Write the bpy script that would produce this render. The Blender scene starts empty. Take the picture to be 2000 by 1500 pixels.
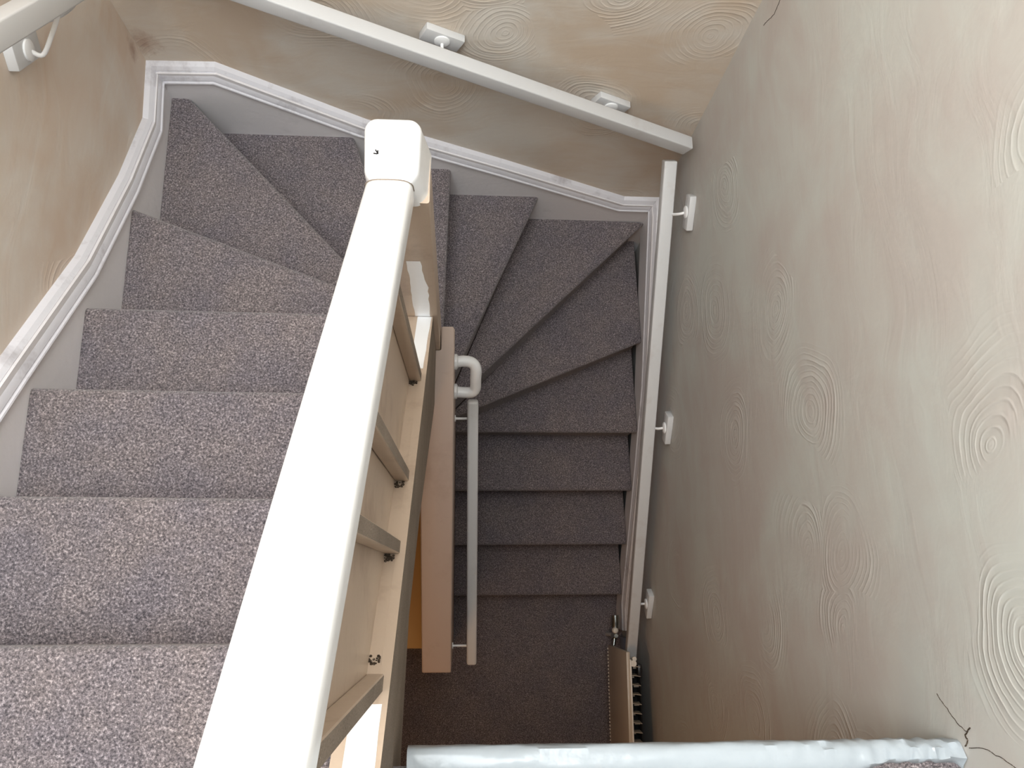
import bpy, bmesh, math, random
from mathutils import Vector, Matrix, Euler, noise
random.seed(7)
C = bpy.context.scene.collection
V = Vector

# ------------------------------------------------------------------ materials
def nt(name):
    m = bpy.data.materials.new(name); m.use_nodes = True
    t = m.node_tree; t.nodes.clear()
    out = t.nodes.new('ShaderNodeOutputMaterial'); b = t.nodes.new('ShaderNodeBsdfPrincipled')
    t.links.new(b.outputs[0], out.inputs[0])
    return m, t, b
def N(t, typ, **kw):
    n = t.nodes.new(typ)
    for k, v in kw.items():
        if k.startswith('i_'):
            n.inputs[k[2:].replace('_', ' ')].default_value = v
        else: setattr(n, k, v)
    return n
def math_node(t, op, a, b=None, c=None):
    n = t.nodes.new('ShaderNodeMath'); n.operation = op
    for i, s in enumerate((a, b, c)):
        if s is None: continue
        if isinstance(s, (int, float)): n.inputs[i].default_value = s
        else: t.links.new(s, n.inputs[i])
    return n.outputs[0]
def ramp(t, fac, stops):
    r = t.nodes.new('ShaderNodeValToRGB'); e = r.color_ramp.elements
    while len(e) > 1: e.remove(e[-1])
    e[0].position = stops[0][0]; e[0].color = (*stops[0][1], 1)
    for p, c in stops[1:]:
        x = e.new(p); x.color = (*c, 1)
    t.links.new(fac, r.inputs[0]); return r.outputs[0]
def s2l(r, g, b):
    f = lambda u: (u/12.92 if u <= .04045 else ((u+.055)/1.055)**2.4)
    return tuple(f(x/255) for x in (r, g, b))

def plaster(name, axes, base, base2, seedv, stain=None):
    """skimmed wall with comb swirls; axes: which object axes span the wall"""
    m, t, b = nt(name)
    tc = N(t, 'ShaderNodeTexCoord'); sep = N(t, 'ShaderNodeSeparateXYZ'); t.links.new(tc.outputs['Object'], sep.inputs[0])
    cmb = N(t, 'ShaderNodeCombineXYZ')
    t.links.new(sep.outputs[axes[0]], cmb.inputs[0]); t.links.new(sep.outputs[axes[1]], cmb.inputs[1])
    cmb.inputs[2].default_value = seedv
    # distortion
    dn = N(t, 'ShaderNodeTexNoise', i_Scale=3.0, i_Detail=1.0); t.links.new(cmb.outputs[0], dn.inputs['Vector'])
    mixv = N(t, 'ShaderNodeMixRGB', blend_type='ADD'); mixv.inputs[0].default_value = .16
    t.links.new(cmb.outputs[0], mixv.inputs[1]); t.links.new(dn.outputs['Color'], mixv.inputs[2])
    vo = N(t, 'ShaderNodeTexVoronoi', voronoi_dimensions='2D', feature='F1', i_Scale=3.3, i_Randomness=1.0)
    t.links.new(mixv.outputs[0], vo.inputs['Vector'])
    jn = N(t, 'ShaderNodeTexNoise', i_Scale=14.0, i_Detail=2.0); t.links.new(cmb.outputs[0], jn.inputs['Vector'])
    d = math_node(t, 'ADD', vo.outputs['Distance'], math_node(t, 'MULTIPLY', jn.outputs['Fac'], .05))
    s1 = math_node(t, 'SINE', math_node(t, 'MULTIPLY', d, 135.0))
    s2 = math_node(t, 'SINE', math_node(t, 'MULTIPLY', d, 47.0))
    comb = math_node(t, 'ADD', math_node(t, 'POWER', math_node(t, 'MULTIPLY_ADD', s1, .5, .5), 5.0), math_node(t, 'MULTIPLY', math_node(t, 'POWER', math_node(t, 'MULTIPLY_ADD', s2, .5, .5), 6.0), 1.1))
    mk = N(t, 'ShaderNodeTexNoise', i_Scale=4.5, i_Detail=2.5, i_Roughness=.6); t.links.new(cmb.outputs[0], mk.inputs['Vector'])
    mask = N(t, 'ShaderNodeMapRange'); mask.inputs[1].default_value = .34; mask.inputs[2].default_value = .62
    t.links.new(mk.outputs['Fac'], mask.inputs[0])
    comb = math_node(t, 'MULTIPLY', comb, mask.outputs[0])
    # each stroke is only a fan: keep one side of every swirl
    loc = N(t, 'ShaderNodeVectorMath', operation='SUBTRACT'); t.links.new(mixv.outputs[0], loc.inputs[0]); t.links.new(vo.outputs['Position'], loc.inputs[1])
    dirn = N(t, 'ShaderNodeVectorMath', operation='SUBTRACT'); t.links.new(vo.outputs['Color'], dirn.inputs[0]); dirn.inputs[1].default_value = (.15, .5, .5)
    dt = N(t, 'ShaderNodeVectorMath', operation='DOT_PRODUCT'); t.links.new(loc.outputs[0], dt.inputs[0]); t.links.new(dirn.outputs[0], dt.inputs[1])
    fan = N(t, 'ShaderNodeMapRange', interpolation_type='SMOOTHSTEP'); fan.inputs[1].default_value = .012; fan.inputs[2].default_value = .05; t.links.new(dt.outputs['Value'], fan.inputs[0])
    comb = math_node(t, 'MULTIPLY', comb, fan.outputs[0])
    fade = N(t, 'ShaderNodeMapRange', interpolation_type='SMOOTHSTEP'); fade.inputs[1].default_value = .62; fade.inputs[2].default_value = .36; t.links.new(vo.outputs['Distance'], fade.inputs[0])
    comb = math_node(t, 'MULTIPLY', comb, fade.outputs[0])
    # broad trowel strokes
    mp = N(t, 'ShaderNodeMapping'); mp.inputs['Scale'].default_value = (2.2, 6.5, 1.0); mp.inputs['Rotation'].default_value = (0, 0, .25)
    t.links.new(mixv.outputs[0], mp.inputs[0])
    st = N(t, 'ShaderNodeTexNoise', i_Scale=2.2, i_Detail=4.0, i_Roughness=.62, i_Distortion=.8); t.links.new(mp.outputs[0], st.inputs['Vector'])
    fine = N(t, 'ShaderNodeTexNoise', i_Scale=60.0, i_Detail=2.0); t.links.new(cmb.outputs[0], fine.inputs['Vector'])
    h = math_node(t, 'ADD', math_node(t, 'MULTIPLY', comb, .40), math_node(t, 'MULTIPLY', st.outputs['Fac'], .8))
    h = math_node(t, 'ADD', h, math_node(t, 'MULTIPLY', fine.outputs['Fac'], .10))
    bp = N(t, 'ShaderNodeBump', i_Strength=.42, i_Distance=.0042); t.links.new(h, bp.inputs['Height']); t.links.new(bp.outputs[0], b.inputs['Normal'])
    cm = N(t, 'ShaderNodeMixRGB'); cm.inputs[1].default_value = (*base, 1); cm.inputs[2].default_value = (*base2, 1)
    cf = N(t, 'ShaderNodeMapRange'); cf.inputs[1].default_value = .38; cf.inputs[2].default_value = .60
    lowf = N(t, 'ShaderNodeTexNoise', i_Scale=2.6, i_Detail=3.0, i_Roughness=.55, i_Distortion=.6); t.links.new(cmb.outputs[0], lowf.inputs['Vector'])
    t.links.new(math_node(t, 'ADD', math_node(t, 'MULTIPLY', lowf.outputs['Fac'], .72), math_node(t, 'MULTIPLY', st.outputs['Fac'], .28)), cf.inputs[0]); t.links.new(cf.outputs[0], cm.inputs[0])
    # highlights of the combed ridges, screened into the colour
    hl = N(t, 'ShaderNodeMixRGB', blend_type='SCREEN'); t.links.new(math_node(t, 'MULTIPLY', comb, .07), hl.inputs[0])
    t.links.new(cm.outputs[0], hl.inputs[1]); hl.inputs[2].default_value = (.8, .78, .74, 1)
    fin = hl.outputs[0]
    if stain:
        (sx, sy, sr, sc_) = stain
        dx = math_node(t, 'SUBTRACT', sep.outputs[axes[0]], sx); dy = math_node(t, 'SUBTRACT', sep.outputs[axes[1]], sy)
        dd = math_node(t, 'SQRT', math_node(t, 'ADD', math_node(t, 'MULTIPLY', dx, dx), math_node(t, 'MULTIPLY', math_node(t, 'MULTIPLY', dy, dy), .5)))
        sn = N(t, 'ShaderNodeTexNoise', i_Scale=22.0, i_Detail=4.0, i_Roughness=.7); t.links.new(cmb.outputs[0], sn.inputs['Vector'])
        k = math_node(t, 'SUBTRACT', math_node(t, 'ADD', 1.0, math_node(t, 'MULTIPLY_ADD', sn.outputs['Fac'], 2.4, -1.25)), math_node(t, 'DIVIDE', dd, sr))
        k = math_node(t, 'MULTIPLY', math_node(t, 'MINIMUM', math_node(t, 'MAXIMUM', k, 0.0), 1.0), .55)
        ms = N(t, 'ShaderNodeMixRGB'); t.links.new(k, ms.inputs[0]); t.links.new(fin, ms.inputs[1]); ms.inputs[2].default_value = (*sc_, 1); fin = ms.outputs[0]
    t.links.new(fin, b.inputs['Base Color'])
    b.inputs['Roughness'].default_value = .62
    b.inputs['Specular IOR Level'].default_value = .35
    return m

def paint(name, col, rough=.32, bump=.25, scale=28, dirt=None, dirt_amt=.0, spec=.5):
    m, t, b = nt(name)
    tc = N(t, 'ShaderNodeTexCoord')
    n1 = N(t, 'ShaderNodeTexNoise', i_Scale=float(scale), i_Detail=3.0, i_Roughness=.55); t.links.new(tc.outputs['Object'], n1.inputs['Vector'])
    n2 = N(t, 'ShaderNodeTexNoise', i_Scale=6.0, i_Detail=5.0, i_Roughness=.7); t.links.new(tc.outputs['Object'], n2.inputs['Vector'])
    dk = dirt if dirt else tuple(c*.86 for c in col)
    lo, hi = (.60-dirt_amt, .78-dirt_amt*.6)
    c = ramp(t, n2.outputs['Fac'], [(lo, col), (hi, dk)])
    t.links.new(c, b.inputs['Base Color'])
    bp = N(t, 'ShaderNodeBump', i_Strength=bump, i_Distance=.002); t.links.new(n1.outputs['Fac'], bp.inputs['Height']); t.links.new(bp.outputs[0], b.inputs['Normal'])
    b.inputs['Roughness'].default_value = rough; b.inputs['Specular IOR Level'].default_value = spec
    return m

def speckled(name, base, dots, dark, scale=420, amount=.66, rough=.8, bump=.5):
    m, t, b = nt(name)
    tc = N(t, 'ShaderNodeTexCoord')
    a = N(t, 'ShaderNodeTexNoise', i_Scale=float(scale), i_Detail=2.0, i_Roughness=.7); t.links.new(tc.outputs['Object'], a.inputs['Vector'])
    c = ramp(t, a.outputs['Fac'], [(.30, dark), (.45, base), (amount, base), (amount+.08, dots)])
    big = N(t, 'ShaderNodeTexNoise', i_Scale=9.0, i_Detail=3.0); t.links.new(tc.outputs['Object'], big.inputs['Vector'])
    mx = N(t, 'ShaderNodeMixRGB', blend_type='MULTIPLY'); mx.inputs[0].default_value = .5
    t.links.new(c, mx.inputs[1]); t.links.new(ramp(t, big.outputs['Fac'], [(.35, (.75, .75, .75)), (.65, (1.15, 1.15, 1.15))]), mx.inputs[2])
    t.links.new(mx.outputs[0], b.inputs['Base Color'])
    bp = N(t, 'ShaderNodeBump', i_Strength=bump, i_Distance=.002); t.links.new(a.outputs['Fac'], bp.inputs['Height']); t.links.new(bp.outputs[0], b.inputs['Normal'])
    b.inputs['Roughness'].default_value = rough; b.inputs['Specular IOR Level'].default_value = .3
    return m

def carpet_mat():
    m, t, b = nt('twist_pile_carpet')
    tc = N(t, 'ShaderNodeTexCoord')
    rot = N(t, 'ShaderNodeMapping'); rot.inputs['Rotation'].default_value = (.61, .37, .23); rot.inputs['Location'].default_value = (.13, .37, .71); t.links.new(tc.outputs['Object'], rot.inputs[0])
    a = N(t, 'ShaderNodeTexNoise', i_Scale=250.0, i_Detail=2.0, i_Roughness=.75); t.links.new(rot.outputs[0], a.inputs['Vector'])
    v = N(t, 'ShaderNodeTexVoronoi', feature='F1', i_Scale=190.0); t.links.new(tc.outputs['Object'], v.inputs['Vector'])
    big = N(t, 'ShaderNodeTexNoise', i_Scale=7.0, i_Detail=4.0, i_Roughness=.6); t.links.new(tc.outputs['Object'], big.inputs['Vector'])
    c = ramp(t, a.outputs['Fac'], [(.30, (.06, .054, .060)), (.44, (.155, .138, .143)), (.56, (.243, .215, .221)), (.72, (.52, .468, .47))])
    mx = N(t, 'ShaderNodeMixRGB', blend_type='MULTIPLY'); mx.inputs[0].default_value = 1.0
    t.links.new(c, mx.inputs[1]); t.links.new(ramp(t, big.outputs['Fac'], [(.36, (.88, .88, .93)), (.64, (1.05, 1.02, 1.0))]), mx.inputs[2])
    t.links.new(mx.outputs[0], b.inputs['Base Color'])
    h = math_node(t, 'SUBTRACT', a.outputs['Fac'], math_node(t, 'MULTIPLY', v.outputs['Distance'], .6))
    bp = N(t, 'ShaderNodeBump', i_Strength=.8, i_Distance=.004); t.links.new(h, bp.inputs['Height']); t.links.new(bp.outputs[0], b.inputs['Normal'])
    b.inputs['Roughness'].default_value = .95; b.inputs['Specular IOR Level'].default_value = .12
    b.inputs['Sheen Weight'].default_value = .35; b.inputs['Sheen Roughness'].default_value = .5
    return m

M = {}
M['wall_r'] = plaster('swirled_cream_plaster', (1, 2), s2l(204, 206, 201), s2l(198, 192, 187), 1.3)
M['wall_l'] = plaster('swirled_beige_plaster', (1, 2), s2l(230, 223, 214), s2l(220, 202, 185), 5.1, (1.40, 2.13, .03, s2l(150, 105, 78)))
M['wall_b'] = plaster('swirled_pink_beige_plaster', (0, 2), s2l(222, 216, 207), s2l(212, 196, 178), 9.7, (-.865, 2.11, .045, s2l(150, 105, 78)))
M['wall_f'] = plaster('plain_plaster', (0, 2), s2l(205, 200, 190), s2l(190, 184, 172), 3.7)
M['ceil'] = paint('ceiling_paint', s2l(235, 234, 230), .8, .1)
M['string'] = paint('grey_gloss_string', s2l(236, 234, 236), .30, .55, 40)
M['mould'] = paint('white_gloss_moulding', s2l(228, 228, 234), .28, .5, 46, dirt=s2l(176, 172, 176), dirt_amt=.04)
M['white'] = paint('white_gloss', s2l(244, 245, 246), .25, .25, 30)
M['rail'] = paint('white_rail_paint', s2l(214, 215, 216), .38, .2, 40, dirt=s2l(202, 198, 196), dirt_amt=.02)
M['beige'] = paint('aged_cream_gloss', s2l(198, 180, 162), .35, .45, 34, dirt=s2l(172, 152, 134), dirt_amt=.08)
M['pink'] = paint('aged_pinkish_paint', s2l(190, 174, 164), .5, .2, 22, dirt=s2l(176, 158, 147), dirt_amt=.05)
M['dust_shade'] = speckled('dusty_shade_grey', s2l(142, 130, 118), s2l(206, 198, 186), s2l(104, 94, 84))  # shade of right-hand faces put into the grey, with dust specks; also the joint
M['beam'] = paint('lumpy_white_gloss', s2l(178, 187, 194), .3, .9, 30, dirt=s2l(182, 186, 190), dirt_amt=.05)
M['carpet'] = carpet_mat()
M['dirt'] = speckled('grime', s2l(78, 66, 54), s2l(190, 180, 165), s2l(40, 32, 26), 500, .6, .95, .8)
M['dark'] = paint('gap_shade', (.01, .01, .01), .9, .1)  # near-black colour for the shade between the radiator fins
M['rad'] = paint('radiator_enamel', s2l(198, 184, 166), .35, .1)
M['radlight'] = paint('radiator_top_edge', s2l(228, 220, 208), .35, .1)
M['timber'] = paint('warm_lit_timber', s2l(250, 214, 150), .5, .15, 20)
M['black'] = paint('black_plastic', (.012, .012, .014), .35, .05)
M['skirt'] = paint('bluegrey_skirting', s2l(150, 156, 172), .5, .2)
def metal():
    m, t, b = nt('chrome'); b.inputs['Metallic'].default_value = 1; b.inputs['Roughness'].default_value = .18
    tc = N(t, 'ShaderNodeTexCoord'); n = N(t, 'ShaderNodeTexNoise', i_Scale=40.0); t.links.new(tc.outputs['Object'], n.inputs['Vector'])
    t.links.new(ramp(t, n.outputs['Fac'], [(.4, (.62, .66, .64)), (.6, (.38, .42, .40))]), b.inputs['Base Color']); return m
M['chrome'] = metal()

# ------------------------------------------------------------------ builders
def link(name, bm, mat, parent=None, smooth=True, ang=35):
    me = bpy.data.meshes.new(name)
    bmesh.ops.remove_doubles(bm, verts=bm.verts, dist=1e-6)
    bmesh.ops.recalc_face_normals(bm, faces=bm.faces)
    if parent is not None:
        L = world_loc(parent)
        bmesh.ops.translate(bm, verts=bm.verts, vec=-L)
    bm.to_mesh(me); bm.free()
    mats = mat if isinstance(mat, (list, tuple)) else [mat]
    for x in mats: me.materials.append(x)
    o = bpy.data.objects.new(name, me); C.objects.link(o)
    if parent is not None: o.parent = parent
    if smooth:
        for p in me.polygons: p.use_smooth = True
        try: me.set_sharp_from_angle(angle=math.radians(ang))
        except Exception: pass
    return o
def world_loc(o):
    L = V((0, 0, 0))
    while o is not None: L = L + o.location; o = o.parent
    return L
def empty(name, loc, label=None, cat=None, group=None):
    o = bpy.data.objects.new(name, None); C.objects.link(o); o.location = loc; o.empty_display_size = .05
    tag(o, label, cat, group); return o
def tag(o, label=None, cat=None, group=None, kind=None):
    if label: o['label'] = label
    if cat: o['category'] = cat
    if group: o['group'] = group
    if kind: o['kind'] = kind
    return o
def struct(name, bm, mat, **k):
    o = link(name, bm, mat, **k); o['kind'] = 'structure'; return o
def B(): return bmesh.new()
def hexa(bm, p, mi=0):
    """8 points: 4 bottom, 4 top in the same order"""
    v = [bm.verts.new(q) for q in p]
    fs = []
    for f in ((0, 1, 2, 3), (7, 6, 5, 4), (0, 4, 5, 1), (1, 5, 6, 2), (2, 6, 7, 3), (3, 7, 4, 0)):
        g = bm.faces.new([v[i] for i in f]); g.material_index = mi; fs.append(g)
    return v, fs
def box(bm, x0, x1, y0, y1, z0, z1, mi=0):
    return hexa(bm, [(x0, y0, z0), (x1, y0, z0), (x1, y1, z0), (x0, y1, z0), (x0, y0, z1), (x1, y0, z1), (x1, y1, z1), (x0, y1, z1)], mi)
def prism(bm, pts, vec, mi=0):
    a = [bm.verts.new(p) for p in pts]; b = [bm.verts.new(V(p)+V(vec)) for p in pts]; n = len(a)
    fs = [bm.faces.new(a), bm.faces.new(b[::-1])]
    for i in range(n): fs.append(bm.faces.new([a[i], b[i], b[(i+1) % n], a[(i+1) % n]]))
    for f in fs: f.material_index = mi
    return a, b, fs
def bevel_all(bm, w, seg=2, edges=None):
    bmesh.ops.recalc_face_normals(bm, faces=bm.faces)
    bmesh.ops.bevel(bm, geom=list(edges if edges is not None else bm.edges), offset=w, segments=seg, profile=.5, affect='EDGES', clamp_overlap=True)
def beam(p0, p1, w, h, bev=.004, seg=2):
    """bar from p0 to p1; w horizontal across, h in the other direction"""
    bm = B(); p0 = V(p0); p1 = V(p1); d = (p1-p0).normalized()
    s = d.cross(V((0, 0, 1))).normalized(); u = s.cross(d).normalized()
    pts = []
    for p in (p0, p1):
        for a, b in ((-1, -1), (1, -1), (1, 1), (-1, 1)): pts.append(p+s*a*w/2+u*b*h/2)
    hexa(bm, pts)
    bevel_all(bm, bev, seg)
    return bm
def sub_long(bm, cuts=24):
    es = sorted(bm.edges, key=lambda e: -e.calc_length())
    L = es[0].calc_length()
    bmesh.ops.subdivide_edges(bm, edges=[e for e in bm.edges if e.calc_length() > .7*L], cuts=cuts, use_grid_fill=True)
def tube(bm, pts, r, seg=14, caps=True, mi=0):
    pts = [V(p) for p in pts]; rs = r if isinstance(r, (list, tuple)) else [r]*len(pts)
    rings = []; prev = None
    for i, p in enumerate(pts):
        d = (pts[min(i+1, len(pts)-1)]-pts[max(i-1, 0)]).normalized()
        if prev is None: n = d.orthogonal().normalized()
        else: n = (prev-d*prev.dot(d)).normalized()
        prev = n; b = d.cross(n)
        rings.append([bm.verts.new(p+(n*math.cos(2*math.pi*k/seg)+b*math.sin(2*math.pi*k/seg))*rs[i]) for k in range(seg)])
    for i in range(len(rings)-1):
        for k in range(seg):
            f = bm.faces.new([rings[i][k], rings[i][(k+1) % seg], rings[i+1][(k+1) % seg], rings[i+1][k]]); f.material_index = mi
    if caps:
        bm.faces.new(rings[0][::-1]); bm.faces.new(rings[-1])
def smooth_path(pts, n=6):
    pts = [V(p) for p in pts]; out = []
    for i in range(len(pts)-1):
        p0 = pts[max(i-1, 0)]; p1 = pts[i]; p2 = pts[i+1]; p3 = pts[min(i+2, len(pts)-1)]
        for k in range(n):
            t = k/n
            out.append(.5*((2*p1)+(p2-p0)*t+(2*p0-5*p1+4*p2-p3)*t*t+(3*p1-p0-3*p2+p3)*t**3))
    out.append(pts[-1]); return out

# ------------------------------------------------------------------ layout (metres, z=0 at the lower hall floor)
RISE = .19; LAND = 2.85
Z = lambda k: LAND-RISE*k
XL = lambda y: -.8517-.0077*y
XR = lambda y: .7601-.0325*y
YB = 1.4092
WLX = lambda y: XL(y)-.028
WRX = lambda y: .7901-.0325*y
WBY = 1.43
YN = lambda k: -.082+.2347*k
YM = lambda k: .6257-.2212*(k-11)
NZU = lambda y: LAND-.81*(y+.082)          # pitch line through the upper nosings
NZL = lambda y: .76+.859*(y-.6257)         # pitch line through the lower nosings

# ------------------------------------------------------------------ room shell
TOP = 5.3; FY = -2.4
def vwall(name, a, b, z0, z1, th, mat):
    """vertical wall between plan points a and b, thickness to the right-hand side of a->b"""
    d = (V((b[0], b[1], 0))-V((a[0], a[1], 0))).normalized(); n = V((d.y, -d.x, 0))*th
    A = V((a[0], a[1], z0)); Bp = V((b[0], b[1], z0)); bm = B()
    up = V((0, 0, z1-z0))
    hexa(bm, [A, Bp, Bp+n, A+n, A+up, Bp+up, Bp+n+up, A+n+up])
    return struct(name, bm, mat, smooth=False)
vwall('wall_left', (WLX(WBY), WBY), (WLX(FY), FY), 0, TOP, .12, M['wall_l'])
vwall('wall_back', (WRX(WBY)+.12, WBY), (WLX(WBY)-.12, WBY), 0, TOP, .12, M['wall_b'])
vwall('wall_right', (WRX(WBY), WBY), (WRX(FY), FY), 0, TOP, -.12, M['wall_r'])
vwall('wall_front', (WLX(FY)-.12, FY), (WRX(FY)+.12, FY), 0, TOP, .12, M['wall_f'])
bm = B(); box(bm, -1.05, 1.05, FY-.1, WBY+.1, TOP, TOP+.1); struct('ceiling', bm, M['ceil'], smooth=False)
bm = B(); box(bm, -1.05, 1.05, FY-.1, WBY+.1, -.1, 0); struct('floor', bm, M['carpet'], smooth=False)

# ------------------------------------------------------------------ landing
LY = -.266
bm = B()
box(bm, WLX(FY)+.01, WRX(FY)-.05, FY, LY-.065, 2.56, 2.750)
struct('floor_landing_slab', bm, M['wall_f'], smooth=False).name = 'ceiling_under_landing'
bm = B(); pts = [(-.10, LY-.001, 2.752), (WRX(LY)-.002, LY-.001, 2.752), (WRX(FY)-.002, FY, 2.752), (-.10, FY, 2.752)]
prism(bm, pts, (0, 0, .012)); struct('floor_landing', bm, M['carpet'], smooth=False)
# landing edge beam, thickly painted
bm = B(); x0, x1 = -.074, WRX(-.25)-.001
n = 150; prof = [(-.045, -.034), (-.003, -.034), (0.001, -.028), (0.001, -.011), (-.003, -.004), (-.010, -.0005), (-.024, .0015), (-.036, 0), (-.046, -.006), (-.050, -.02)]
rings = []
for i in range(n+1):
    x = x0+(x1-x0)*i/n; ring = []; nar = max(0, min(1, (x-.60)/.09)); nar = nar*nar*(3-2*nar)*max(0, min(1, (x1-x)/.02+.3))
    rough = max(0, (x-.45)/.3)
    for j, (py, pz) in enumerate(prof):
        a = noise.noise(V((x*14, j*.9, 2.0)))*.0026+noise.noise(V((x*60, j*1.1, 7.0)))*(.0008+.0060*min(1, rough))
        if j == 0: a = 0
        ring.append(bm.verts.new((x, LY+.026+(py if py > -.02 else -.02+(py+.02)*(1-.62*nar))+a*.9, 2.772+pz+a+(.006*rough**2 if j in (6, 7, 8) and noise.noise(V((x*35, j*1.3, 3.3))) > .25 else 0))))
    rings.append(ring)
for i in range(n):
    for j in range(len(prof)):
        k = (j+1) % len(prof); bm.faces.new([rings[i][j], rings[i+1][j], rings[i+1][k], rings[i][k]])
bm.faces.new(rings[0]); bm.faces.new(rings[-1][::-1])
tag(link('landing_edge_board', bm, M['beam'], ang=60), 'lumpy white painted edge board of the landing along the bottom of the view', 'edge board')

# ------------------------------------------------------------------ staircase
stair = empty('staircase', (0, 0, 0), 'winding staircase with grey-brown carpeted steps turning between plastered walls', 'staircase')
NW = (-.107, .655); NH = .0425           # newel centre, half width
nose = {0: ((XL(-.08)+.002, YN(0)), (-.145, YN(0)))}
for k in (1, 2, 3): nose[k] = ((XL(YN(k)), YN(k)), (-.13, YN(k)-(.004 if k < 3 else .006)))
nose[4] = ((XL(.96), .958), (-.150, .692))
nose[5] = ((-.815, YB), (-.140, .698))
nose[6] = ((-.356, YB), (-.100, .702))
nose[7] = ((-.045, YB), (-.063, .699))
nose[8] = ((.281, YB), (-.036, .690))
nose[9] = ((XR(1.4)+.002, 1.398), (-.026, .667))
nose[10] = ((XR(.965), .965), (-.024, .643))
for k in (11, 12, 13, 14): nose[k] = ((XR(YM(k)), YM(k)), (-.018, YM(k)-.005))
cBL = (XL(YB), YB); cBR = (XR(YB), YB)
NL, NR, NT, NB_ = NW[0]-NH+.006, NW[0]+NH-.006, NW[1]+NH-.006, NW[1]-NH+.006
cTL, cTR = (NL, NT), (NR, NT)
# path of the outer boundary between two nosings, and inner
outer_mid = {5: [cBL], 10: []}
def steps_poly(k):
    """plan outline: front nosing outer->inner, then the inner side, the back, the outer side"""
    A, Bp = nose[k]; A0, B0 = nose[k-1]
    A, Bp, A0, B0 = map(V, (A+(0,), Bp+(0,), A0+(0,), B0+(0,)))
    inner = []
    outer = {5: [V(cBL+(0,))], 10: []}.get(k, [])
    # carry the back edge some way under the step above
    m = (A0+B0)/2; f = (A+Bp)/2
    d = (B0-A0).normalized(); nrm = V((-d.y, d.x, 0))
    if nrm.dot(f-m) > 0: nrm = -nrm
    return A, Bp, A0, B0, nrm, inner, outer
for k in range(1, 15):
    A, Bp, A0, B0, nrm, inner, outer = steps_poly(k)
    z = Z(k); bm = B()
    if k <= 4 or k >= 11: back = .05
    else: back = .03
    # outer point under the previous step: slide along the wall plane
    if k <= 4: Ab = V((XL(A0.y-back), A0.y-back, 0))
    elif k == 5: Ab = V((XL(A0.y-back), A0.y-back, 0))
    elif 6 <= k <= 9: Ab = V((max(XL(YB), A0.x-back), YB, 0)) if k > 6 else V((XL(YB)+.002, YB, 0))
    elif k == 10: Ab = V((XR(1.39)-.03, YB, 0))
    else: Ab = V((XR(A0.y+back), A0.y+back, 0))
    Bb = B0+nrm*(back if (k < 5 or k > 10) else .008)
    if 5 <= k <= 10: Bb = B0.copy()
    loop = [A, Bp] + inner[::-1] + [Bb, Ab]
    if k == 6: pass
    if k == 5: loop.append(outer[0])
    if k == 10: loop.append(V((XR(YB), YB, 0)))
    # tread slab
    nd = (Bp-A).normalized(); fn = V((-nd.y, nd.x, 0)); ctr = sum(loop, V((0, 0, 0)))/len(loop)
    if fn.dot((A+Bp)/2-ctr) < 0: fn = -fn
    pts = [V((p.x, p.y, z-.034)) for p in loop]
    a, b, fs = prism(bm, pts, (0, 0, .034))
    bmesh.ops.recalc_face_normals(bm, faces=bm.faces)
    ne = [e for e in bm.edges if {e.verts[0], e.verts[1]} in ({a[0], a[1]}, {b[0], b[1]})]
    bmesh.ops.bevel(bm, geom=ne, offset=.014, segments=4, profile=.5, affect='EDGES')
    # riser body under the nosing
    lp = [p.copy() for p in loop]
    lp[0] = A-fn*.020; lp[1] = Bp-fn*.020
    if k in (5,): lp[0] = V((A.x-.028, YB, 0)); lp[1] = Bp-fn*.004
    elif 6 <= k <= 9: lp[0] = V((A.x-(.022 if k < 8 else .03 if k == 8 else .03), YB, 0)) if k < 9 else V((A.x-.03, A.y, 0)); lp[1] = Bp-fn*.004
    elif k == 10: lp[0] = V((XR(A.y+.024), A.y+.024, 0)); lp[1] = Bp-fn*.006
    elif k == 4: lp[0] = V((XL(A.y), A.y-.022, 0)); lp[1] = Bp-fn*.006
    zb = z-RISE-.0005 if k < 14 else .002
    prism(bm, [V((p.x, p.y, zb)) for p in lp], (0, 0, z-.034-zb))
    link('carpeted_step', bm, M['carpet'], stair, ang=50)
# top step = landing edge on the stair side
bm = B(); a, b, fs = prism(bm, [(XL(-.08), YN(0), LAND-.05), (-.145, YN(0), LAND-.05), (-.145, FY, LAND-.05), (XL(FY)-.02, FY, LAND-.05)], (0, 0, .05))
bmesh.ops.recalc_face_normals(bm, faces=bm.faces)
ne = [e for e in bm.edges if {e.verts[0], e.verts[1]} in ({a[0], a[1]}, {b[0], b[1]})]
bmesh.ops.bevel(bm, geom=ne, offset=.014, segments=4, profile=.5, affect='EDGES')
prism(bm, [(XL(-.1), YN(0)-.02, Z(1)), (-.145, YN(0)-.02, Z(1)), (-.145, YN(0)-.2, Z(1)), (XL(-.3), YN(0)-.2, Z(1))], (0, 0, RISE-.05))
link('carpeted_top_step', bm, M['carpet'], stair, ang=50)

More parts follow.
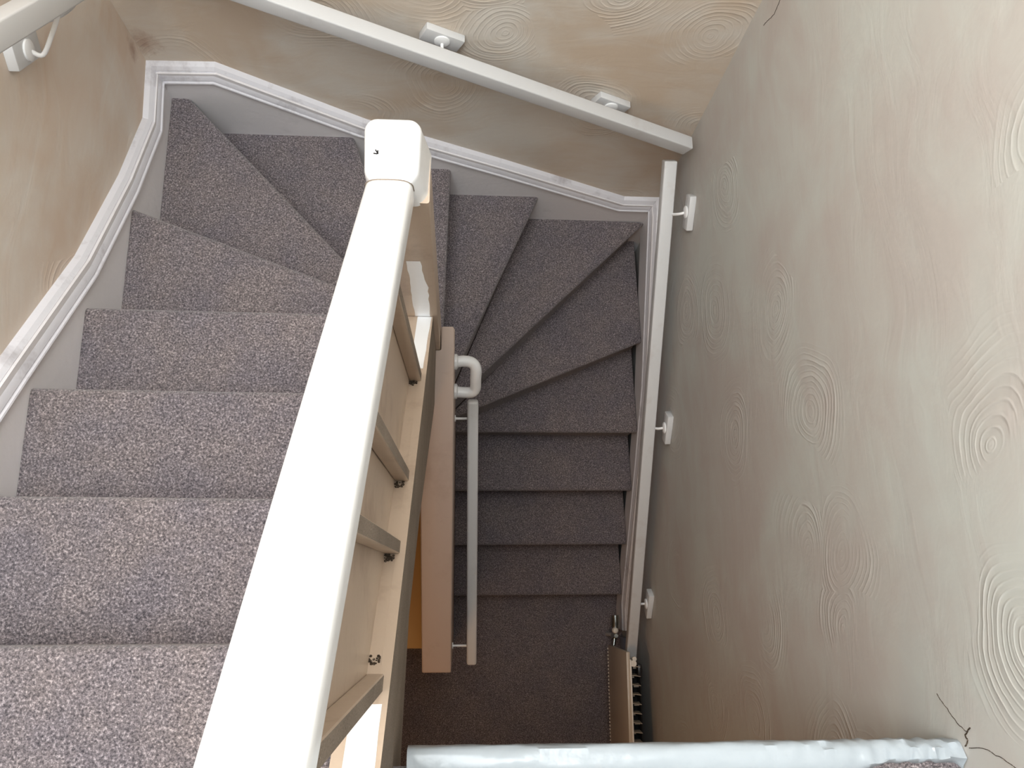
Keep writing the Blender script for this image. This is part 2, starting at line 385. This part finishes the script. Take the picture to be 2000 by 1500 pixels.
# wall strings and mouldings : each is given on its wall by (s, z) of the top line
PROF = [(0, 0), (.014, -.005), (.0215, -.014), (.0205, -.0165), (.0225, -.0185), (.030, -.034), (.0322, -.046), (.0305, -.0500), (.0350, -.0525), (.0360, -.0560), (.034, -.059), (.020, -.060), (0, -.060)]
def wall_string(path, to3d, out, drop, e0, e1, th=.0275):
    """path [(s,z)], to3d(s, o, z) -> point at distance o off the wall"""
    bm = B(); n = len(path)
    for i in range(n-1):
        (s0, z0), (s1, z1) = path[i], path[i+1]
        hexa(bm, [to3d(s0, 0, z0-drop), to3d(s1, 0, z1-drop), to3d(s1, th, z1-drop), to3d(s0, th, z0-drop),
                  to3d(s0, 0, z0-.02), to3d(s1, 0, z1-.02), to3d(s1, th, z1-.02), to3d(s0, th, z0-.02)])
    o = link('wall_string', bm, M['string'], stair, smooth=False)
    bm = B(); rings = []
    P2 = [V((s, z)) for s, z in path]
    for i, p in enumerate(P2):
        if i == 0 or i == n-1: mit = V((0, 1)); k = 1.0
        if i > 0: d0 = (P2[i]-P2[i-1]).normalized()
        if i < n-1: d1 = (P2[i+1]-P2[i]).normalized()
        if i == 0: mit = V((0, 1)); k = 1/max(.3, abs(d1.x))
        elif i == n-1: mit = V((0, 1)); k = 1/max(.3, abs(d0.x))
        else:
            n0 = V((-d0.y, d0.x)); n1 = V((-d1.y, d1.x)); mit = (n0+n1).normalized(); k = 1/mit.dot(n0)
            if mit.y < 0: mit = -mit; 
            k = abs(k)
        ring = []
        for (o_, u) in PROF:
            q = p+mit*u*k
            sh = (-o_ if e1 and i == n-1 else 0)+(o_ if e0 and i == 0 else 0)
            ring.append(bm.verts.new(to3d(q.x+sh, o_, q.y)))
        rings.append(ring)
    for i in range(n-1):
        for j in range(len(PROF)-1):
            bm.faces.new([rings[i][j], rings[i][j+1], rings[i+1][j+1], rings[i+1][j]])
    bm.faces.new(rings[0]); bm.faces.new(rings[-1][::-1])
    link('moulding', bm, M['mould'], o, ang=22)
def lw(s, o, z): return V((WLX(s)+o, s, z))                 # s = y towards the back
def bw(s, o, z): return V((s, WBY-o, z))                     # s = x
def rw(s, o, z): return V((WRX(-s)-o, -s, z))                # s = -y
SL = WLX(WBY); SR = WRX(WBY)
wall_string([(-.30, 3.02), (.0, 2.87), (.425, 2.546), (.735, 2.304), (1.03, 2.13), (1.262, 2.022), (WBY, 2.040)], lw, 1, .36, False, True)
wall_string([(SL, 2.040), (-.700, 2.046), (-.31, 1.778), (.15, 1.545), (.608, 1.300), (SR, 1.300)], bw, 1, .46, True, True)
wall_string([(-WBY, 1.300), (-1.36, 1.290), (-.75, .965), (-.45, .725), (.02, .325), (.10, .26), (.20, .24)], rw, 1, .238, True, False)

# outer (inner-side) string of the upper flight
def NZT(y): return 2.815-.87*y       # its top edge
def SH(y): return -.032*(.50-y)      # the balustrade runs slightly out of square
bm = B()
prof_y = [(-.33, 2.56), (-.05, 2.56), (.148, 2.37), (.45, 1.95), (.6115, 1.76)]
rows = [[V((xo+SH(y), y, z)) for xo in (-.0706, -.134) for z in (zb, NZT(y))] for y, zb in prof_y]
rv = [[bm.verts.new(p) for p in (r[0], r[1], r[3], r[2])] for r in rows]
for i in range(len(rv)-1):
    for j in range(4):
        f = bm.faces.new([rv[i][j], rv[i][(j+1) % 4], rv[i+1][(j+1) % 4], rv[i+1][j]])
        if j == 0: f.material_index = 1  # right-hand face takes the grey that has its shade in it
bm.faces.new(rv[0][::-1]); bm.faces.new(rv[-1])
bmesh.ops.recalc_face_normals(bm, faces=bm.faces)
link('outer_string', bm, [M['beige'], M['dust_shade']], stair)
bm = B(); q = []
for y in (-.25, .605):
    for (o, u) in ((-.0865, -.001), (-.0850, -.001), (-.0850, .0006), (-.0865, .0006)): q.append((o+SH(y), y, NZT(y)+u))
hexa(bm, q)
link('string_capping_bead', bm, M['beige'], stair, smooth=False)
# soffit under the upper flight
bm = B(); hexa(bm, [(-.83, -.25, 2.56), (-.138, -.25, 2.56), (-.138, .60, 1.93), (-.83, .60, 1.93), (-.83, -.25, 2.58), (-.138, -.25, 2.58), (-.138, .60, 1.95), (-.83, .60, 1.95)])
link('soffit', bm, M['wall_f'], stair, smooth=False)

# ------------------------------------------------------------------ upper balustrade
bal = empty('balustrade', (NW[0], NW[1], 0), 'white sloping banister with broad rounded handrail and tall newel post beside the upper flight', 'balustrade')
bm = B(); box(bm, NW[0]-NH, NW[0]+NH+.009, NW[1]-NH, NW[1]+NH, .0, 2.870)
bevel_all(bm, .004, 2, [e for e in bm.edges if abs(e.verts[0].co.z-e.verts[1].co.z) > 1])
link('newel_post', bm, M['beige'], bal)
# cap: soft rounded block that swells then narrows to the handrail
bm = B(); v, fs = box(bm, NW[0]-.045, NW[0]+.041, NW[1]-.037, NW[1]+.046, 2.79, 2.955)
bmesh.ops.subdivide_edges(bm, edges=bm.edges, cuts=1, use_grid_fill=True)
bevel_all(bm, .001, 1, [e for e in bm.edges if e.calc_length() > 99])
bm.free(); bm = B(); box(bm, NW[0]-.051, NW[0]+.0405, NW[1]-.045, NW[1]+.067, 2.862, 2.955)
bmesh.ops.recalc_face_normals(bm, faces=bm.faces)
bmesh.ops.bevel(bm, geom=[e for e in bm.edges if max(e.verts[0].co.z, e.verts[1].co.z) > 2.9], offset=.021, segments=6, profile=.5, affect='EDGES')
for w in bm.verts:
    if w.co.x > NW[0] and w.co.z < 2.90: w.co.x += .0125
    if w.co.y < NW[1]-.01 and w.co.z > 2.86:
        q = min(1, (NW[1]-.01-w.co.y)/.035)
        w.co.x = NW[0]-.002+(w.co.x-NW[0]+.002)*(1-.13*q)
cap = link('newel_cap', bm, M['white'], bal, ang=70)
bm = B()
cx, cy, cz = -.137, .655, 2.9556
for (a, b) in (((0, .004), (.0035, -.002)), ((.0035, .003), (.004, -.003)), ((-.003, -.002), (.003, -.003))):
    tube(bm, [(cx+a[0], cy+a[1], cz), (cx+b[0], cy+b[1], cz)], .0011, 6)
link('paint_chip', bm, M['black'], cap)
# handrail
def rail_profile(w, h):
    pr = []
    for k in range(13):
        t = math.pi*k/12
        x = math.cos(t); y = math.sin(t)
        pr.append((w/2*math.copysign(abs(x)**.62, x), h*.12+h*.48*abs(y)**.62))
    pr += [(-w/2, -h*.25), (-w/2+.010, -h*.42), (w/2-.010, -h*.42), (w/2, -h*.25)]
    return pr
HS = .83
def HR(y): return 2.905+HS*(.612-y)
pr = rail_profile(.075, .058); bm = B(); rings = []
ys = [.618, .612, .605]+[.605-i*.05 for i in range(1, 29)]
for i, y in enumerate(ys):
    sc = .93 if i == 0 else 1
    rings.append([bm.verts.new((-.1165+px*sc-.024*(.612-y), y-HS*pz*.75*sc*0, HR(y)+pz*sc*1.25)) for px, pz in pr])
for i in range(len(rings)-1):
    for j in range(len(pr)):
        k = (j+1) % len(pr); bm.faces.new([rings[i][j], rings[i+1][j], rings[i+1][k], rings[i][k]])
bm.faces.new(rings[0]); bm.faces.new(rings[-1][::-1])
link('handrail', bm, M['white'], bal, ang=40)
# joint line between cap and rail
bm = B(); jr = [(x*1.012-.1165, .6125, HR(.6125)+z*1.25*1.012) for x, z in pr[:13]]
tube(bm, jr, .0011, 6); link('joint_line', bm, M['dust_shade'], bal)
# light falling low on the newel and on the ledge ends, painted as white patches
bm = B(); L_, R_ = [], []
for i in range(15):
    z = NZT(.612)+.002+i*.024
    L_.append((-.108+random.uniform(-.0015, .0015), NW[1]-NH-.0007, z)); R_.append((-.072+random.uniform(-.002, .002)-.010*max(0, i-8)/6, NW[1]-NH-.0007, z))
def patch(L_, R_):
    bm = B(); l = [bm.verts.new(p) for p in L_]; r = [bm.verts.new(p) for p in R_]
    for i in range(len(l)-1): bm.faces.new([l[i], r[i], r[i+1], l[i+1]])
    link('painted_light_patch', bm, M['white'], bal, smooth=False)
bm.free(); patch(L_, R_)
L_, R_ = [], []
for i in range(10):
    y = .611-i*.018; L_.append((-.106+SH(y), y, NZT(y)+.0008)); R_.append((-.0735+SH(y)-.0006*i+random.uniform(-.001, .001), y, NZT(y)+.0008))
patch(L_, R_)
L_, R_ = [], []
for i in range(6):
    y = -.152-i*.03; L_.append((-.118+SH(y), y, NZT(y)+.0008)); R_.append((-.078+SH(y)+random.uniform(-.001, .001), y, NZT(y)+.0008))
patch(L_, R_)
# balusters
def RX(y): return -.1165-.024*(.612-y)   # handrail centre line
for y in (.425, .192, .062, -.128):
    bm = B(); zt = HR(y)-.02; q = []
    for top in (0, 1):
        for xo, yo in ((-.104, -.011), (-.080, -.011), (-.080, .011), (-.104, .011)):
            x = xo+SH(y) if not top else RX(y)+(.028 if xo > -.1 else .004)
            q.append((x, y+yo, zt if top else NZT(y+yo)-.002))
    hexa(bm, q)
    bmesh.ops.recalc_face_normals(bm, faces=bm.faces)
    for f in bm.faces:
        if f.normal.x > .9: f.material_index = 1  # shaded side of the baluster put into its colour
    bevel_all(bm, .0015, 1)
    bl = link('baluster', bm, [M['beige'], M['dust_shade']], bal)
    # caked dust at the foot
    bm = B(); yy = y-.016 if y > -.05 else y+.03
    for q in range(26):
        px = random.uniform(-.103, -.088)+SH(y); py = yy+random.uniform(-.007, .004); r_ = random.uniform(.0012, .0028)
        bmesh.ops.create_icosphere(bm, subdivisions=1, radius=r_, matrix=Matrix.Translation((px, py, NZT(py)+r_*.2)))
    d = link('caked_dust', bm, M['dirt'], bl); d['kind'] = 'stuff'
# hardboard panel behind the balusters
bm = B()
prism(bm, [(-.104+SH(-.139), -.139, NZT(-.139)-.01), (-.104+SH(.436), .436, NZT(.436)-.01), (RX(.436)+.004, .436, HR(.436)-.02), (RX(-.139)+.004, -.139, HR(-.139)-.02)], (-.006, 0, 0))
link('infill_panel', bm, M['beige'], bal, smooth=False)
# ------------------------------------------------------------------ lower boxed-in balustrade
low = empty('boxed_balustrade', (-.07, -.26, 0), 'pinkish cream boxed-in banister wall with flat sloping top beside the lower flight', 'balustrade')
xs0, xs1 = -.1125, -.019
bm = B(); y0, y1 = -.270, .700
zt0, zt1 = 1.32, 1.32+.80*(y1-y0)
zs = lambda y: 1.32+.78*(y-y0)
plan = [(xs0, y0), (xs1, y0), (xs1, .664), (-.0535, .664), (-.0535, .611), (xs0, .611)]
lo_ = [bm.verts.new((x, y, 0)) for x, y in plan]; hi_ = [bm.verts.new((x, y, zs(y))) for x, y in plan]
bm.faces.new(lo_); bm.faces.new(hi_[::-1])
for i in range(6): bm.faces.new([lo_[i], hi_[i], hi_[(i+1) % 6], lo_[(i+1) % 6]])
bevel_all(bm, .005, 3)
link('boxed_panel', bm, M['pink'], low, ang=45)
# grab handle
gh = empty('grab_handle', (xs1, .60, 1.82), 'cream white looped grab handle on the post above the inner handrail', 'grab handle')
p = smooth_path([(xs1+.001, .621, 1.85), (.010, .624, 1.85), (.032, .620, 1.845), (.0425, .606, 1.835), (.0425, .582, 1.81), (.0425, .562, 1.785), (.034, .552, 1.775), (.016, .551, 1.77), (xs1+.001, .553, 1.77)], 6)
bm = B(); tube(bm, p, .0165, 16); link('grip', bm, M['rail'], gh, ang=80)
for yy, zz in ((.622, 1.85), (.554, 1.77)):
    bm = B(); tube(bm, [(xs1, yy, zz), (xs1+.007, yy, zz), (xs1+.011, yy, zz)], [.023, .023, .017], 20); link('mounting_plate', bm, M['rail'], gh)
bm = B()
for (yy, zz, r_) in ((.647, 1.985, .017), (.655, 2.02, .012), (.632, 1.96, .014)):
    tube(bm, [(xs1-.028, yy, zz), (xs1-.004, yy, zz), (xs1+.001, yy, zz)], [r_, r_, r_*.7], 18)
link('scalloped_lug', bm, M['beige'], gh)

# ------------------------------------------------------------------ wall handrails
def rail_thing(name, label, p0, p1, w, h, brs, wallpt, slope, mat, bev=.004):
    mid = (V(p0)+V(p1))/2
    t = empty(name, mid, label, 'handrail', None)
    bm = beam(p0, p1, w, h, bev, 3); link('rail', bm, mat, t, ang=40)
    for s in brs:
        P, nrm, along = wallpt(s)
        # plate: length follows the slope of the rail
        a = along.normalized(); u = nrm.cross(a).normalized()
        Lh, Wh, th = .056, .026, .022
        bm = B(); q = []
        for o_ in (0, th):
            for i, j in ((-1, -1), (1, -1), (1, 1), (-1, 1)): q.append(P+nrm*o_+a*Lh*i+u*Wh*j)
        hexa(bm, q); bevel_all(bm, .003, 2)
        pl = link('bracket_block', bm, M['rail'], t)
        bm = B(); tube(bm, [P+nrm*th, P+nrm*(th+.004), P+nrm*(th+.007)], [.021, .021, .015], 20)
        link('rose', bm, M['white'], pl)
        rp = V(p0)+(V(p1)-V(p0))*((P-V(p0)).dot(V(p1)-V(p0))/(V(p1)-V(p0)).length_squared)
        tip = V((rp.x, rp.y, rp.z-h*.45))
        st = P+nrm*(th+.004)-V((0, 0, .004))
        m1 = st+nrm*.018-V((0, 0, .010)); m2 = V((tip.x, tip.y, tip.z-.016))
        bm = B(); tube(bm, smooth_path([st, m1, (m1+m2)/2-V((0, 0, .004)), m2, tip], 5), .0048, 12)
        link('bracket_arm', bm, M['white'], pl, ang=80)
    return t
def wp_right(s):
    y, z = s; return V((WRX(y), y, z)), V((-1, -.0325, 0)).normalized(), V((0, 1, .75))
def wp_back(s):
    x, z = s; return V((x, WBY, z)), V((0, -1, 0)), V((1, 0, -.5))
def wp_left(s):
    y, z = s; return V((WLX(y), y, z)), V((1, 0, 0)), V((0, 1, -.81))
rail_thing('wall_handrail', 'long white square handrail on the right wall above the lower flight', (.671, 1.349, 1.722), (.729, -.296, .510), .0425, .040, [(1.19, 1.675), (.565, 1.185), (-.07, .672)], wp_right, .75, M['rail'])
rail_thing('wall_handrail', 'white square handrail sloping down across the back wall', (-.80, 1.348, 2.585), (.705, 1.348, 1.8165), .042, .047, [(-.062, 2.205), (.442, 1.925)], wp_back, -.5, M['rail'])
lr = rail_thing('wall_handrail', 'white square handrail on the left wall in the top left corner', (-.800, .30, 3.35), (-.800, 1.27, 2.564), .042, .047, [(1.035, 2.635)], wp_left, -.81, M['rail'])
bm = B(); tube(bm, smooth_path([(-.878, 1.13, 2.60), (-.85, 1.135, 2.60), (-.815, 1.15, 2.61), (-.795, 1.165, 2.625), (-.795, 1.15, 2.66)], 6), .006, 12)
link('bracket_loop', bm, M['rail'], lr, ang=80)
# inner round handrail on the boxed banister
t = empty('inner_handrail', (.045, .16, 1.1), 'slim cream handrail on the inner side of the lower flight below the grab handle', 'handrail')
p0, p1 = V((.041, .602, 1.44)), V((.0535, -.276, .905))
bm = beam(p0, p1, .037, .037, .009, 4); link('rail', bm, M['rail'], t, ang=50)
for f in (.055, .93):
    q = p0.lerp(p1, f)
    bm = B(); tube(bm, smooth_path([(xs1-.001, q.y, q.z-.04), (xs1+.03, q.y, q.z-.042), (q.x-.004, q.y, q.z-.036), (q.x, q.y, q.z-.014)], 6), .0045, 10)
    br = link('bracket', bm, M['white'], t, ang=80)
    bm = B(); tube(bm, [(xs1, q.y, q.z-.04), (xs1+.004, q.y, q.z-.04)], .012, 16); link('rose', bm, M['white'], br)

# ------------------------------------------------------------------ lower hall
rad = empty('radiator', (.74, -.5, .25), 'narrow beige panel radiator with convector fins over dark gaps on the wall by the lower hall', 'radiator')
rz0, rz1, ry0, ry1 = .20, .62, -1.15, -.262
bm = B(); box(bm, .690, .706, ry0, ry1, rz0, rz1); bevel_all(bm, .003, 2); link('front_panel', bm, M['rad'], rad)
bm = B(); box(bm, .7025, .7105, ry0, ry1-.03, rz1-.004, rz1+.007); bevel_all(bm, .003, 2); link('panel_top_edge', bm, M['radlight'], rad)
bm = B()
for i in range(58): box(bm, .6865, .6895, ry1-.012-.015*i-.008, ry1-.012-.015*i, rz0-.002, rz0+.005)
link('weld_edge', bm, M['radlight'], rad, smooth=False)
bm = B(); box(bm, .748, .752, ry0, ry1-.05, rz0, rz1-.02); link('back_shade_panel', bm, M['dark'], rad, smooth=False)  # coloured near-black to stand in for the shade behind the fins
bm = B(); i = 0; yy = ry1-.055
while yy > ry0:
    hexa(bm, [(.711, yy-.0012, rz1-.06), (.747, yy-.0012, rz1-.06), (.747, yy, rz1-.06), (.711, yy, rz1-.06), (.711, yy-.0016, rz1), (.747, yy-.0016-.004, rz1), (.747, yy-.004, rz1), (.711, yy, rz1)])
    hexa(bm, [(.711 if i % 2 else .726, yy-.015, rz1-.05), (.729 if i % 2 else .747, yy-.015, rz1-.05), (.729 if i % 2 else .747, yy, rz1-.05), (.711 if i % 2 else .726, yy, rz1-.05)]+[(.711 if i % 2 else .726, yy-.015, rz1-.046), (.729 if i % 2 else .747, yy-.015, rz1-.046), (.729 if i % 2 else .747, yy, rz1-.046), (.711 if i % 2 else .726, yy, rz1-.046)])
    yy -= .036; i += 1
link('convector_fins', bm, M['rad'], rad, smooth=False)
bm = B(); box(bm, .711, .748, ry0, ry1-.06, rz1-.10, rz1-.09); link('fin_gap_shade', bm, M['dark'], rad, smooth=False)  # dark sheet added as the shade below the fins
bm = B(); tube(bm, [(.718, ry1-.045, rz1-.02), (.718, ry1-.045, rz1+.006)], .013, 18); tube(bm, [(.724, ry1-.028, rz1-.02), (.724, ry1-.028, rz1+.0)], .009, 14)
link('vent_cap', bm, M['radlight'], rad, ang=50)
bm = B(); box(bm, .737, .754, ry1-.10, ry1-.05, rz1-.06, rz1-.002); bevel_all(bm, .004, 2); link('hanging_clip', bm, M['black'], rad)
# radiator valve with pipe
vl = empty('radiator_valve', (.716, -.20, 0), 'chrome radiator valve on a white pipe at the foot of the stairs', 'valve')
bm = B(); tube(bm, smooth_path([(.722, -.225, .001), (.722, -.222, .10), (.720, -.220, .20)], 4), .009, 14); link('pipe', bm, M['rail'], vl, ang=80)
bm = B(); tube(bm, [(.720, -.220, .19), (.720, -.220, .235), (.720, -.220, .25)], [.014, .014, .009], 18); tube(bm, [(.720, -.20, .225), (.712, -.262, .225)], .009, 14); link('valve_body', bm, M['chrome'], vl, ang=60)
bm = B(); tube(bm, smooth_path([(.722, -.185, .225), (.722, -.16, .227), (.722, -.130, .228)], 3), [.019]*7, 16); link('valve_sleeve', bm, M['chrome'], vl, ang=60)
bm = B(); tube(bm, [(.716, -.196, .235), (.716, -.196, .262), (.716, -.196, .266)], [.013, .013, .009], 16); link('lockshield', bm, M['radlight'], vl, ang=60)
# skirting on the right wall in the hall and on the landing
def skirt(name, y0, y1, z0, z1, th, mat):
    bm = B(); hexa(bm, [(WRX(y0)-th, y0, z0), (WRX(y0), y0, z0), (WRX(y1), y1, z0), (WRX(y1)-th, y1, z0), (WRX(y0)-th, y0, z1), (WRX(y0), y0, z1), (WRX(y1), y1, z1), (WRX(y1)-th, y1, z1)])
    bevel_all(bm, .004, 2); return struct(name, bm, mat)
skirt('baseboard_right', FY, -.235, 0, .16, .018, M['skirt'])
skirt('baseboard_landing', FY, LY-.03, 2.764, 2.86, .018, M['beam'])
# guessed timber block under the upper flight, warm light put into its colour
bm = B(); box(bm, -.34, -.112, -.285, .45, 0.001, .030); bevel_all(bm, .004); struct('trim_1', bm, M['timber'])
# cracks in the plaster beside the landing edge
def crack(pts, w=.0011):
    bm = B(); P3 = [V((WRX(y)-.0004, y, z)) for y, z in pts]
    q = []
    for a, b in zip(P3, P3[1:]):
        for k in range(6):
            p = a.lerp(b, k/6); q.append(p+V((0, random.uniform(-.0012, .0012), random.uniform(-.0012, .0012))))
    q.append(P3[-1]); tube(bm, q, w, 5)
    return struct('trim_2', bm, M['dirt'])
crack([(-.215, 2.80), (-.228, 2.785), (-.236, 2.79), (-.245, 2.78)], .0012)
crack([(-.175, 2.72), (-.195, 2.745), (-.212, 2.765), (-.222, 2.79)], .0006)
crack([(-.245, 2.79), (-.240, 2.83), (-.248, 2.88), (-.262, 2.92)], .0006)
crack([(1.365, 2.375), (1.357, 2.402), (1.345, 2.44), (1.350, 2.467), (1.358, 2.50)], .0007)

# ------------------------------------------------------------------ camera
cam = bpy.data.cameras.new('camera'); cam.sensor_width = 36; cam.lens = 1610.68/2000*36; cam.clip_start = .02
co = bpy.data.objects.new('camera', cam); C.objects.link(co)
rx, ry, rz = .2406, -.0634, -.0019
R = Matrix.Rotation(rz, 3, 'Z') @ Matrix.Rotation(ry, 3, 'Y') @ Matrix.Rotation(rx, 3, 'X')
co.matrix_world = Matrix.Translation((0, 0, 4.1244)) @ R.to_4x4()
bpy.context.scene.camera = co

# ------------------------------------------------------------------ light
def area(name, loc, target, sx, sy, power, col):
    l = bpy.data.lights.new(name, 'AREA'); l.shape = 'RECTANGLE'; l.size = sx; l.size_y = sy; l.energy = power; l.color = col
    o = bpy.data.objects.new(name, l); C.objects.link(o); o.location = loc
    o.rotation_euler = (V(target)-V(loc)).to_track_quat('-Z', 'Y').to_euler(); return o
area('window_light', (-.82, -.35, 4.55), (.3, .35, 3.0), 1.0, .9, 9, (.86, .95, 1.0))
area('landing_light', (-.2, .25, 5.25), (0.0, .35, 2.5), 1.2, 2.0, 98, (.95, .985, 1.0))
area('hall_light', (-.5, -1.3, 2.3), (0.1, -.4, 0), .3, .3, 5.0, (1.0, .56, .26))
w = bpy.data.worlds.new('world'); w.use_nodes = True; bpy.context.scene.world = w
w.node_tree.nodes['Background'].inputs[0].default_value = (.75, .85, 1, 1); w.node_tree.nodes['Background'].inputs[1].default_value = .4
sc = bpy.context.scene
sc.view_settings.view_transform = 'Standard'; sc.view_settings.look = 'None'; sc.view_settings.exposure = 0.12; sc.view_settings.gamma = .92
